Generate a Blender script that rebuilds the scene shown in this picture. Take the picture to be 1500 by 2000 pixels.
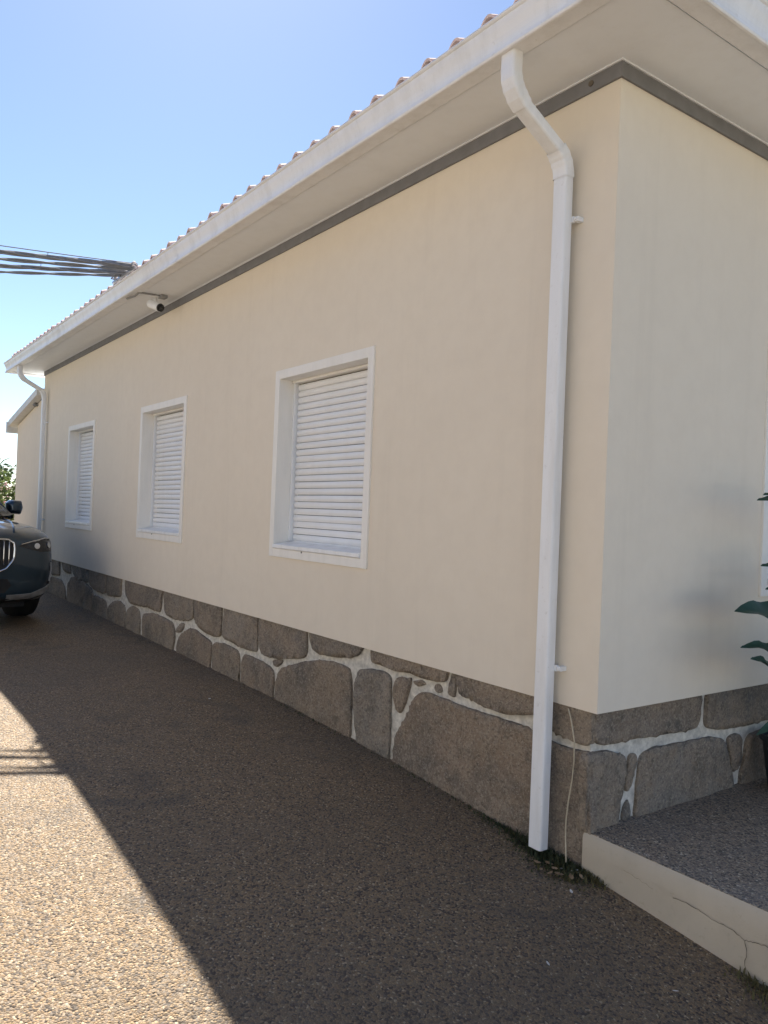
import bpy, bmesh, math, random
from mathutils import Vector, Matrix, noise
random.seed(7)
R = math.radians
scene = bpy.context.scene
for o in list(bpy.data.objects): bpy.data.objects.remove(o)
COL = scene.collection

# ------------------------------------------------------------------ camera
YAW, PITCH, ROLL, FPX = -0.944748, 0.003870, 0.039106, 1526.89
CAM = Vector((2.09696, -2.64806, 1.456))
F = Vector((math.sin(YAW)*math.cos(PITCH), math.cos(YAW)*math.cos(PITCH), math.sin(PITCH)))
R0 = F.cross(Vector((0, 0, 1))).normalized(); U0 = R0.cross(F)
RR = R0*math.cos(ROLL)+U0*math.sin(ROLL); UU = -R0*math.sin(ROLL)+U0*math.cos(ROLL)
cd = bpy.data.cameras.new('camera'); cam = bpy.data.objects.new('camera', cd); COL.objects.link(cam)
cd.sensor_fit = 'VERTICAL'; cd.sensor_height = 36.0; cd.lens = 36.0*FPX/2000.0
cd.clip_start = 0.05; cd.clip_end = 2000
M4 = Matrix.Identity(4)
for i in range(3):
    M4[i][0] = RR[i]; M4[i][1] = UU[i]; M4[i][2] = -F[i]; M4[i][3] = CAM[i]
cam.matrix_world = M4
scene.camera = cam

# ------------------------------------------------------------------ sky, sun, exposure
TO_SUN = Vector((-0.82, 0.334, 1.0)).normalized()
SUN_EL = math.asin(TO_SUN.z); SUN_AZ = math.atan2(TO_SUN.x, TO_SUN.y)
world = bpy.data.worlds.new('World'); scene.world = world; world.use_nodes = True
wn = world.node_tree.nodes; wl = world.node_tree.links
bg = wn['Background']; sky = wn.new('ShaderNodeTexSky'); sky.sky_type = 'NISHITA'
sky.sun_disc = False; sky.sun_elevation = SUN_EL; sky.sun_rotation = SUN_AZ
sky.air_density = 0.8; sky.dust_density = 0.2; sky.ozone_density = 2.0
wl.new(sky.outputs[0], bg.inputs[0]); bg.inputs[1].default_value = 0.0525
sd = bpy.data.lights.new('sun', 'SUN'); sun = bpy.data.objects.new('sun', sd); COL.objects.link(sun)
sd.energy = 4.0; sd.angle = R(0.53); sd.color = (1.0, 0.935, 0.83)
sun.rotation_euler = TO_SUN.to_track_quat('Z', 'Y').to_euler(); sun.location = (-8, 6, 14)
vs = scene.view_settings; vs.view_transform = 'Standard'; vs.look = 'None'; vs.gamma = 1.0
vs.use_curve_mapping = False; vs.exposure = 1.84

# ------------------------------------------------------------------ helpers
class MB:
    """collects faces of ONE mesh"""
    def __init__(s): s.v = []; s.f = []
    def quad(s, a, b, c, d):
        n = len(s.v); s.v += [a, b, c, d]; s.f.append((n, n+1, n+2, n+3))
    def poly(s, pts):
        n = len(s.v); s.v += list(pts); s.f.append(tuple(range(n, n+len(pts))))
    def box(s, x0, x1, y0, y1, z0, z1):
        n = len(s.v)
        s.v += [(x0,y0,z0),(x1,y0,z0),(x1,y1,z0),(x0,y1,z0),(x0,y0,z1),(x1,y0,z1),(x1,y1,z1),(x0,y1,z1)]
        for q in ((0,3,2,1),(4,5,6,7),(0,1,5,4),(1,2,6,5),(2,3,7,6),(3,0,4,7)): s.f.append(tuple(n+i for i in q))
    def rings(s, rings, close=True, cap=False):
        n = len(s.v); m = len(rings[0])
        for r in rings: s.v += list(r)
        for i in range(len(rings)-1):
            for j in range(m if close else m-1):
                k = (j+1) % m
                s.f.append((n+i*m+j, n+i*m+k, n+(i+1)*m+k, n+(i+1)*m+j))
        if cap:
            s.f.append(tuple(n+j for j in reversed(range(m))))
            s.f.append(tuple(n+(len(rings)-1)*m+j for j in range(m)))
    def tube(s, pts, rad, seg=8, cap=True):
        rings = []; pts = [Vector(p) for p in pts]
        for i, p in enumerate(pts):
            t = (pts[min(i+1, len(pts)-1)]-pts[max(i-1, 0)]).normalized()
            up = Vector((0, 0, 1)) if abs(t.z) < .95 else Vector((1, 0, 0))
            a = t.cross(up).normalized(); b = a.cross(t)
            r = rad[i] if isinstance(rad, (list, tuple)) else rad
            rings.append([tuple(p+a*r*math.cos(6.28318*j/seg)+b*r*math.sin(6.28318*j/seg)) for j in range(seg)])
        s.rings(rings, True, cap)
    def build(s, name, mat, parent=None, smooth=False, bevel=0, fix=True):
        me = bpy.data.meshes.new(name); me.from_pydata([tuple(p) for p in s.v], [], s.f)
        if fix or bevel:
            bm = bmesh.new(); bm.from_mesh(me)
            bmesh.ops.remove_doubles(bm, verts=bm.verts, dist=1e-5)
            bmesh.ops.recalc_face_normals(bm, faces=bm.faces)
            if bevel:
                es = [e for e in bm.edges if len(e.link_faces) == 2 and e.calc_face_angle(0) > .5]
                bmesh.ops.bevel(bm, geom=es, offset=bevel, segments=2, profile=.6, affect='EDGES')
            bm.to_mesh(me); bm.free()
        return mesh_obj(name, me, mat, parent, smooth)
def mesh_obj(name, me, mat, parent=None, smooth=False):
    if mat is not None and not me.materials: me.materials.append(mat)
    if smooth:
        for p in me.polygons: p.use_smooth = True
    o = bpy.data.objects.new(name, me); COL.objects.link(o)
    if parent is not None: o.parent = parent
    return o
def tag(o, label=None, cat=None, group=None, kind=None):
    if label: o['label'] = label
    if cat: o['category'] = cat
    if group: o['group'] = group
    if kind: o['kind'] = kind
    return o
def empty(name, loc=(0, 0, 0), rz=0):
    o = bpy.data.objects.new(name, None); COL.objects.link(o); o.location = loc; o.rotation_euler.z = rz
    o.empty_display_size = .1
    return o

# ------------------------------------------------------------------ materials
class N:
    def __init__(s, name):
        s.m = bpy.data.materials.new(name); s.m.use_nodes = True
        s.nt = s.m.node_tree; s.b = s.nt.nodes['Principled BSDF']; s._c = {}
    def new(s, t, **kw):
        n = s.nt.nodes.new(t)
        for k, v in kw.items(): setattr(n, k, v)
        return n
    def link(s, a, b): s.nt.links.new(a, b)
    def co(s, kind='Object'):
        if kind not in s._c: s._c[kind] = (s._c.get('n') or s.new('ShaderNodeTexCoord'))
        s._c['n'] = s._c[kind]
        return s._c[kind].outputs[kind]
    def world(s):
        g = s.new('ShaderNodeNewGeometry'); return g.outputs['Position']
    def noise(s, vec, scale, detail=4, rough=.55, dist=0):
        n = s.new('ShaderNodeTexNoise'); n.inputs['Scale'].default_value = scale; n.inputs['Detail'].default_value = detail
        n.inputs['Roughness'].default_value = rough; n.inputs['Distortion'].default_value = dist
        s.link(vec, n.inputs['Vector']); return n.outputs['Fac']
    def ramp(s, fac, stops, interp='LINEAR'):
        n = s.new('ShaderNodeValToRGB'); e = n.color_ramp; e.interpolation = interp
        while len(e.elements) < len(stops): e.elements.new(.5)
        for el, (p, c) in zip(e.elements, stops):
            el.position = p; el.color = (c, c, c, 1) if not isinstance(c, tuple) else (*c, 1)
        s.link(fac, n.inputs[0]); return n.outputs[0]
    def mix(s, fac, a, b, mode='MIX'):
        n = s.new('ShaderNodeMix', data_type='RGBA', blend_type=mode)
        for sock, v in ((n.inputs[0], fac), (n.inputs[6], a), (n.inputs[7], b)):
            if isinstance(v, (int, float)): sock.default_value = v
            elif isinstance(v, tuple): sock.default_value = (*v, 1)
            else: s.link(v, sock)
        return n.outputs[2]
    def math(s, op, a, b=0.0):
        n = s.new('ShaderNodeMath', operation=op)
        for sock, v in ((n.inputs[0], a), (n.inputs[1], b)):
            if isinstance(v, (int, float)): sock.default_value = v
            else: s.link(v, sock)
        return n.outputs[0]
    def bump(s, h, strength=.3, dist=.01):
        n = s.new('ShaderNodeBump'); n.inputs['Strength'].default_value = strength; n.inputs['Distance'].default_value = dist
        s.link(h, n.inputs['Height']); s.link(n.outputs[0], s.b.inputs['Normal'])
    def color(s, c):
        if isinstance(c, tuple): s.b.inputs['Base Color'].default_value = (*c, 1)
        else: s.link(c, s.b.inputs['Base Color'])
    def rough(s, r):
        if isinstance(r, (int, float)): s.b.inputs['Roughness'].default_value = r
        else: s.link(r, s.b.inputs['Roughness'])
    def spec(s, v): s.b.inputs['Specular IOR Level'].default_value = v

def m_render():
    n = N('cream_render'); w = n.world()
    big = n.noise(w, .55, 5, .6, .4); fine = n.noise(w, 420, 2, .6); mid = n.noise(w, 9, 4, .6)
    c = n.mix(n.ramp(big, [(.3, 0.), (.72, 1.)]), (.775, .695, .575), (.82, .74, .615))
    c = n.mix(n.math('MULTIPLY', n.ramp(mid, [(.4, 0.), (.7, 1.)]), .35), c, (.73, .65, .535))
    # rain streaks running down
    mp = n.new('ShaderNodeMapping'); mp.inputs['Scale'].default_value = (6, 6, .35); n.link(w, mp.inputs[0])
    st = n.noise(mp.outputs[0], 1.0, 4, .65)
    c = n.mix(n.math('MULTIPLY', n.ramp(st, [(.55, 0.), (.8, 1.)]), .22), c, (.62, .55, .45))
    n.color(c); n.rough(.9); n.spec(.25)
    n.bump(n.math('ADD', fine, n.math('MULTIPLY', mid, 1.5)), .35, .0022)
    return n.m
def m_white(name='white_lacquer', base=(.84, .85, .86), rough=.38, dirt=.45):
    n = N(name); w = n.world()
    mp = n.new('ShaderNodeMapping'); mp.inputs['Scale'].default_value = (7, 7, 1.2); n.link(w, mp.inputs[0])
    st = n.noise(mp.outputs[0], 1.4, 5, .65); fl = n.noise(w, 38, 4, .7)
    c = n.mix(n.math('MULTIPLY', n.ramp(st, [(.45, 0.), (.8, 1.)]), dirt), base, (.56, .55, .51))
    c = n.mix(n.math('MULTIPLY', n.ramp(fl, [(.62, 0.), (.75, 1.)]), dirt*.8), c, (.50, .485, .44))
    n.color(c); n.rough(n.ramp(st, [(.3, rough-.06), (.8, rough+.15)])); n.spec(.4)
    n.bump(n.noise(w, 6, 2), .06, .01)
    return n.m
def m_flat(name, col, rough=.6, var=.15, scale=14, spec=.3, metal=0., bump=.0):
    n = N(name); w = n.world(); f = n.noise(w, scale, 5, .6)
    dark = tuple(x*(1-var) for x in col); lite = tuple(min(1, x*(1+var)) for x in col)
    n.color(n.mix(n.ramp(f, [(.3, 0.), (.7, 1.)]), dark, lite)); n.rough(rough); n.spec(spec)
    n.b.inputs['Metallic'].default_value = metal
    if bump: n.bump(f, bump, .004)
    return n.m
def m_stone():
    n = N('granite'); w = n.world()
    oi = n.new('ShaderNodeObjectInfo'); rnd = oi.outputs['Random']
    off = n.new('ShaderNodeVectorMath', operation='SCALE'); cmb = n.new('ShaderNodeCombineXYZ')
    for i in range(3): n.link(rnd, cmb.inputs[i])
    n.link(cmb.outputs[0], off.inputs[0]); off.inputs['Scale'].default_value = 37.0
    ad = n.new('ShaderNodeVectorMath', operation='ADD'); n.link(w, ad.inputs[0]); n.link(off.outputs[0], ad.inputs[1])
    v = ad.outputs[0]
    base = n.ramp(rnd, [(.0, (.240, .185, .132)), (.22, (.310, .262, .205)), (.45, (.205, .188, .165)), (.7, (.285, .212, .150)), (.85, (.30, .275, .235)), (1., (.235, .200, .155))])
    blot = n.noise(v, 5.5, 6, .65, .5)
    c = n.mix(n.ramp(blot, [(.35, 0.), (.68, 1.)]), base, (.275, .212, .150))
    c = n.mix(n.math('MULTIPLY', n.ramp(n.noise(v, 3.1, 5, .6), [(.45, 0.), (.68, 1.)]), .8), c, (.105, .098, .088))
    c = n.mix(n.math('MULTIPLY', n.ramp(n.noise(v, 21, 6, .75, .3), [(.48, 0.), (.62, 1.)]), .55), c, (.345, .285, .215))
    c = n.mix(n.math('MULTIPLY', n.ramp(n.noise(v, 13, 6, .75, .6), [(.54, 0.), (.66, 1.)]), .6), c, (.095, .085, .072))
    sp = n.noise(v, 85, 4, .75); sp2 = n.noise(v, 62, 4, .75)
    c = n.mix(n.math('MULTIPLY', n.ramp(sp, [(.52, 0.), (.60, 1.)]), .5), c, (.45, .39, .305))
    c = n.mix(n.math('MULTIPLY', n.ramp(sp2, [(.54, 0.), (.63, 1.)]), .55), c, (.07, .06, .05))
    n.color(c); n.rough(.88); n.spec(.3)
    h = n.math('ADD', n.math('MULTIPLY', n.noise(v, 16, 6, .7), 1.0), n.math('MULTIPLY', sp2, .35))
    n.bump(h, .9, .022)
    return n.m
def m_pebble(name, tint_far, gain=1.0, grey=0.0):
    n = N(name); w = n.world()
    wob = n.new('ShaderNodeTexNoise'); wob.inputs['Scale'].default_value = 60; n.link(w, wob.inputs['Vector'])
    jit = n.new('ShaderNodeVectorMath', operation='MULTIPLY_ADD'); n.link(wob.outputs['Color'], jit.inputs[0])
    jit.inputs[1].default_value = (.010, .010, .010); n.link(w, jit.inputs[2])
    def vor(feature, scale):
        v = n.new('ShaderNodeTexVoronoi', feature=feature, voronoi_dimensions='2D'); v.inputs['Scale'].default_value = scale
        v.inputs['Randomness'].default_value = 1.0; n.link(jit.outputs[0], v.inputs['Vector']); return v
    S = 128
    v1 = vor('F1', S); ve = vor('DISTANCE_TO_EDGE', S)
    sep = n.new('ShaderNodeSeparateColor'); n.link(v1.outputs['Color'], sep.inputs[0])
    r1, r2 = sep.outputs[0], sep.outputs[1]
    peb = n.ramp(r1, [(0., (.072, .053, .038)), (.16, (.180, .125, .073)), (.38, (.262, .174, .094)), (.58, (.225, .165, .104)), (.74, (.310, .212, .115)), (.89, (.130, .098, .070)), (.96, (.43, .335, .215))], 'CONSTANT')
    big = n.noise(w, .55, 6, .66, .6); med = n.noise(w, 2.6, 5, .6)
    stain = n.math('MULTIPLY', n.ramp(big, [(.46, 0.), (.66, 1.)]), .38)
    peb = n.mix(stain, peb, (.10, .083, .064))
    peb = n.mix(n.math('MULTIPLY', n.ramp(med, [(.5, 0.), (.75, 1.)]), .30), peb, tint_far)
    edge = n.ramp(ve.outputs['Distance'], [(.0, 0.), (.11, 1.)])
    spot = n.noise(w, 1.7, 4, .55, .8)
    peb = n.mix(n.math('MULTIPLY', n.ramp(spot, [(.60, 0.), (.70, 1.)]), .45), peb, (.075, .066, .055))
    c = n.mix(edge, (.080, .066, .053), peb)
    if grey:
        hs = n.new('ShaderNodeHueSaturation'); hs.inputs['Saturation'].default_value = 1-grey; hs.inputs['Value'].default_value = gain; n.link(c, hs.inputs['Color']); c = hs.outputs[0]
    n.color(c); n.rough(n.ramp(r2, [(0., .55), (1., .85)])); n.spec(.35)
    dome = n.math('SUBTRACT', 1.0, n.math('MULTIPLY', v1.outputs['Distance'], 1.15))
    dome = n.math('MULTIPLY', dome, n.math('ADD', .45, n.math('MULTIPLY', r2, .9)))
    n.bump(dome, .9, .0048)
    return n.m
def m_tile():
    n = N('terracotta_tile'); w = n.world(); oi = n.new('ShaderNodeObjectInfo')
    c = n.ramp(oi.outputs['Random'], [(0., (.62, .46, .41)), (.5, (.66, .50, .44)), (1., (.60, .45, .40))])
    c = n.mix(n.math('MULTIPLY', n.ramp(n.noise(w, 11, 5, .65), [(.45, 0.), (.7, 1.)]), .5), c, (.50, .40, .36))
    n.color(c); n.rough(.8); n.bump(n.noise(w, 60, 4, .6), .25, .004); return n.m
def m_leaf(name, a, b, trans=.25, rough=.45):
    n = N(name); oi = n.new('ShaderNodeObjectInfo'); w = n.world()
    f = n.noise(w, 7, 4, .7)
    c = n.mix(n.ramp(f, [(.3, 0.), (.7, 1.)]), a, b); n.color(c); n.rough(rough); n.spec(.4)
    tr = n.new('ShaderNodeBsdfTranslucent'); n.link(c, tr.inputs[0])
    mx = n.new('ShaderNodeMixShader'); mx.inputs[0].default_value = trans
    out = n.nt.nodes['Material Output']; n.link(n.b.outputs[0], mx.inputs[1]); n.link(tr.outputs[0], mx.inputs[2]); n.link(mx.outputs[0], out.inputs[0])
    return n.m
def m_paint():
    n = N('car_paint'); n.color((.014, .036, .056)); n.rough(.3); n.b.inputs['Metallic'].default_value = .55
    n.b.inputs['Coat Weight'].default_value = 1.0; n.b.inputs['Coat Roughness'].default_value = .04
    return n.m
def m_kerb():
    n = N('cream_kerb_paint'); w = n.world()
    c = n.mix(n.ramp(n.noise(w, 3.2, 6, .65, .4), [(.35, 0.), (.7, 1.)]), (.45, .395, .31), (.51, .45, .355))
    sc = n.noise(w, 22, 6, .7)
    c = n.mix(n.math('MULTIPLY', n.ramp(sc, [(.58, 0.), (.72, 1.)]), .45), c, (.33, .275, .205))
    n.color(c); n.rough(.85); n.bump(n.math('ADD', sc, n.math('MULTIPLY', n.noise(w, 160, 3, .6), .3)), .3, .006); return n.m

M = dict(render=m_render(), white=m_white(), trim=m_white('white_trim', (.86, .835, .78), .6, .28), shutter=m_white('shutter_white', (.83, .84, .85), .42, .15),
    soffit=m_white('soffit_white', (.84, .87, .90), .55, .12),
    band=m_flat('grey_band', (.20, .20, .205), .7, .12, 9, bump=.1), stone=m_stone(),
    mortar=m_flat('pale_mortar', (.60, .57, .50), .9, .28, 30, .2, bump=.9),
    drive=m_pebble('washed_pebble_drive', (.23, .17, .12)), terr=m_pebble('washed_pebble_terrace', (.21, .185, .16), 1.45, .25),
    tile=m_tile(), kerb=m_kerb(), paint=m_paint(),
    soil=m_flat('garden_soil', (.13, .12, .075), .95, .4, 3, .1, bump=.3),
    dark=m_flat('black_plastic', (.016, .016, .017), .5, .2), tyre=m_flat('tyre_rubber', (.014, .014, .014), .85, .2, 40),
    chrome=m_flat('chrome', (.62, .63, .65), .12, .03, 5, .5, 1.0), glass=m_flat('dark_glass', (.012, .015, .018), .04, .1, 3, .6),
    lamp=m_flat('lamp_glass', (.20, .21, .22), .12, .3, 30, .6), cable=m_flat('cable_sheath', (.22, .235, .26), .6, .2),
    cream=m_flat('cream_cable', (.52, .46, .34), .6, .15, 40), grey=m_flat('grey_plastic', (.28, .28, .28), .5, .1),
    lead=m_flat('pale_zinc', (.66, .66, .65), .5, .1), steel=m_flat('galvanised_steel', (.42, .43, .44), .45, .2, 20, .5, .8), bark=m_flat('bark', (.11, .085, .06), .95, .35, 18, .2, bump=.6),
    concrete=m_flat('concrete', (.36, .35, .33), .9, .2, 6, .2, bump=.3),
    crack=m_flat('crack_brown', (.13, .11, .085), .95, .3, 30),  # dark brown of the crack strips and the cover disc
    stre=m_leaf('strelitzia_leaf', (.028, .066, .047), (.05, .10, .062), .22, .38), stalk=m_flat('leaf_stalk', (.05, .075, .03), .5, .2),
    pot=m_flat('dark_pot', (.022, .026, .032), .5, .2, 12), weed=m_leaf('weed_green', (.045, .058, .024), (.075, .085, .04), .3, .7),
    weed2=m_leaf('weed_olive', (.10, .095, .035), (.15, .13, .06), .3, .7), litter=m_leaf('dry_leaf', (.34, .21, .11), (.48, .34, .21), .2, .8),
    petal=m_flat('white_petal', (.68, .66, .62), .7, .1, 60), foliage=m_leaf('tree_foliage', (.035, .065, .028), (.065, .105, .04), .35, .5),
    foliage2=m_leaf('shrub_foliage', (.075, .115, .035), (.13, .165, .055), .4, .5), pink=m_leaf('pink_flower', (.62, .30, .36), (.72, .46, .50), .35, .7),
    bounce_pale=m_flat('pale_bounce_wall', (.79, .77, .73), .9, .1, 2))  # pale surface of the added house and wall that bounce light

# ================================================================== setting
def g(x):
    """height of the drive along the wall: it falls towards the street (+X)"""
    P = [(-60, .22), (-12, .20), (-8.4, .185), (-5.7, .155), (-2.8, .13), (-1.6, .085), (-.36, .018), (0., -.003), (.64, -.085), (.9, -.105), (2.1, -.20), (4., -.28), (60, -.30)]
    for (a, b), (c, d) in zip(P, P[1:]):
        if x <= c: return b+(d-b)*(x-a)/(c-a)
    return P[-1][1]
def gs(x): return sum(g(x+d) for d in (-.35, -.175, 0, .175, .35))/5
def frange(a, b, st):
    n = max(1, round((b-a)/st)); return [a+(b-a)*i/n for i in range(n+1)]
XS = [-14, -13] + frange(-12, 4, .16) + [5, 6.5, 8, 14]
YS = frange(-9, .3, .3)
mb = MB()
for x0, x1 in zip(XS, XS[1:]):
    for y0, y1 in zip(YS, YS[1:]):
        P = []
        for (x, y) in ((x0, y0), (x1, y0), (x1, y1), (x0, y1)):
            P.append((x, y, gs(x)+.006*noise.noise(Vector((x*.7, y*.9, 3)))))
        mb.quad(*P)
tag(mb.build('driveway', M['drive'], smooth=True), kind='structure')
mb = MB()
xs = [-900, -200, -60, -30, -14, -12, -6, -2, 0, 2, 4, 8, 30, 100, 900]; ys = [-900, -150, -40, -9, 0, 12, 40, 150, 900]
for x0, x1 in zip(xs, xs[1:]):
    for y0, y1 in zip(ys, ys[1:]):
        mb.quad(*[(x, y, gs(x)-.05) for x, y in ((x0, y0), (x1, y0), (x1, y1), (x0, y1))])
tag(mb.build('ground', M['soil'], smooth=True), kind='structure')

# terrace beside the front wall: pebble top, cream painted edge
TZ = .16
mb = MB(); mb.box(-.06, 9, .012, 9, TZ-.05, TZ)
terrace = tag(mb.build('terrace', M['terr']), kind='structure')
mb = MB()
for x0, x1 in zip(frange(-.05, 9, .1), frange(-.05, 9, .1)[1:]):
    def yy(x, z): return .004*noise.noise(Vector((x*2.2, z*3, 1)))
    zz = [-.5, -.1, 0, .08, TZ-.018]
    for z0, z1 in zip(zz, zz[1:]): mb.quad((x0, yy(x0, z0), z0), (x1, yy(x1, z0), z0), (x1, yy(x1, z1), z1), (x0, yy(x0, z1), z1))
    mb.quad((x0, yy(x0, zz[-1]), zz[-1]), (x1, yy(x1, zz[-1]), zz[-1]), (x1, .012, TZ-.002), (x0, .012, TZ-.002))
edge = mb.build('edge_face', M['kerb'], terrace, smooth=True)
mb = MB()
def strip(pts, w):
    for i in range(len(pts)-1):
        (x0, z0), (x1, z1) = pts[i], pts[i+1]; d = Vector((x1-x0, z1-z0)).normalized(); nx, nz = -d.y, d.x
        w0 = w*(.5+random.random()*.8); w1 = w*(.5+random.random()*.8)
        y = -.0055
        mb.quad((x0-nx*w0, y, z0-nz*w0), (x1-nx*w1, y, z1-nz*w1), (x1+nx*w1, y, z1+nz*w1), (x0+nx*w0, y, z0+nz*w0))
def jitter(pts, k=5, a=.004):
    out = []
    for p, q in zip(pts, pts[1:]):
        for i in range(k): t = i/k; out.append((p[0]+(q[0]-p[0])*t+random.uniform(-a, a), p[1]+(q[1]-p[1])*t+random.uniform(-a, a)))
    return out+[pts[-1]]
strip(jitter([(.164, .085), (.222, .076), (.297, .061)]), .0004)
strip(jitter([(.385, .066), (.478, .068), (.54, .054), (.614, .05), (.67, .037), (.703, .042), (.76, .054), (.9, .05)]), .0010)
strip(jitter([(.67, .037), (.672, -.03), (.675, -.11)]), .0011)
mb.build('crack', M['crack'], terrace)

# ================================================================== house
HX0, HY1 = -10.25, 7.6            # far end, back
ZP, ZT, ZS = .663, 3.315, 3.387   # top of plinth, bottom of grey band, soffit
house = empty('house', (-5, 0, 0)); house.location = (0, 0, 0)
tag(house, 'cream rendered single storey house with stone plinth, white shutters and tiled roof', 'house')
WZ0, WZ1 = 1.131, 2.458           # window surround, bottom and top
WIN = [(-2.945, -1.712), (-5.86, -4.632), (-8.715, -7.505)]
FR = .062                         # width of the surround
def face_with_holes(mb, us, holes, z0, z1, put):
    """grid of quads in (u,z) leaving out the holes"""
    U = sorted(set(us+[h[i] for h in holes for i in (0, 1)])); Z = sorted(set([z0, z1]+[h[i] for h in holes for i in (2, 3)]))
    for a, b in zip(U, U[1:]):
        for c, d in zip(Z, Z[1:]):
            cu, cz = (a+b)/2, (c+d)/2
            if any(h[0] < cu < h[1] and h[2] < cz < h[3] for h in holes): continue
            mb.quad(put(a, c), put(b, c), put(b, d), put(a, d))
IN = .004
holesL = [(a+FR-IN, b-FR+IN, WZ0+FR-IN, WZ1-FR+IN) for a, b in WIN]
RW = (1.235, 2.47)                # window of the front wall (along Y)
holesR = [(RW[0]+FR-IN, RW[1]-FR+IN, 1.117+FR-IN, 2.45-FR+IN)]
mb = MB()
face_with_holes(mb, [HX0, 0], holesL, ZP, 3.44, lambda u, z: (u, 0, z))
face_with_holes(mb, [0, HY1], holesR, ZP, 3.44, lambda u, z: (0, u, z))
mb.quad((HX0, 0, ZP), (HX0, HY1, ZP), (HX0, HY1, 3.44), (HX0, 0, 3.44))
mb.quad((HX0, HY1, ZP), (0, HY1, ZP), (0, HY1, 3.44), (HX0, HY1, 3.44))
# underside lip of the render over the plinth
mb.box(HX0+.02, -.002, .002, .25, ZP+.001, ZP+.02); mb.box(-.25, -.003, .25, HY1-.01, ZP+.001, ZP+.02)
DEP = .19
for h in holesL:
    for (p, q) in (((h[0], h[2]), (h[1], h[2])), ((h[1], h[2]), (h[1], h[3])), ((h[1], h[3]), (h[0], h[3])), ((h[0], h[3]), (h[0], h[2]))):
        mb.quad((p[0], 0, p[1]), (q[0], 0, q[1]), (q[0], DEP+.06, q[1]), (p[0], DEP+.06, p[1]))
for h in holesR:
    for (p, q) in (((h[0], h[2]), (h[1], h[2])), ((h[1], h[2]), (h[1], h[3])), ((h[1], h[3]), (h[0], h[3])), ((h[0], h[3]), (h[0], h[2]))):
        mb.quad((0, p[0], p[1]), (0, q[0], q[1]), (-DEP-.06, q[0], q[1]), (-DEP-.06, p[0], p[1]))
mb.build('wall', M['render'], house)

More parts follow.
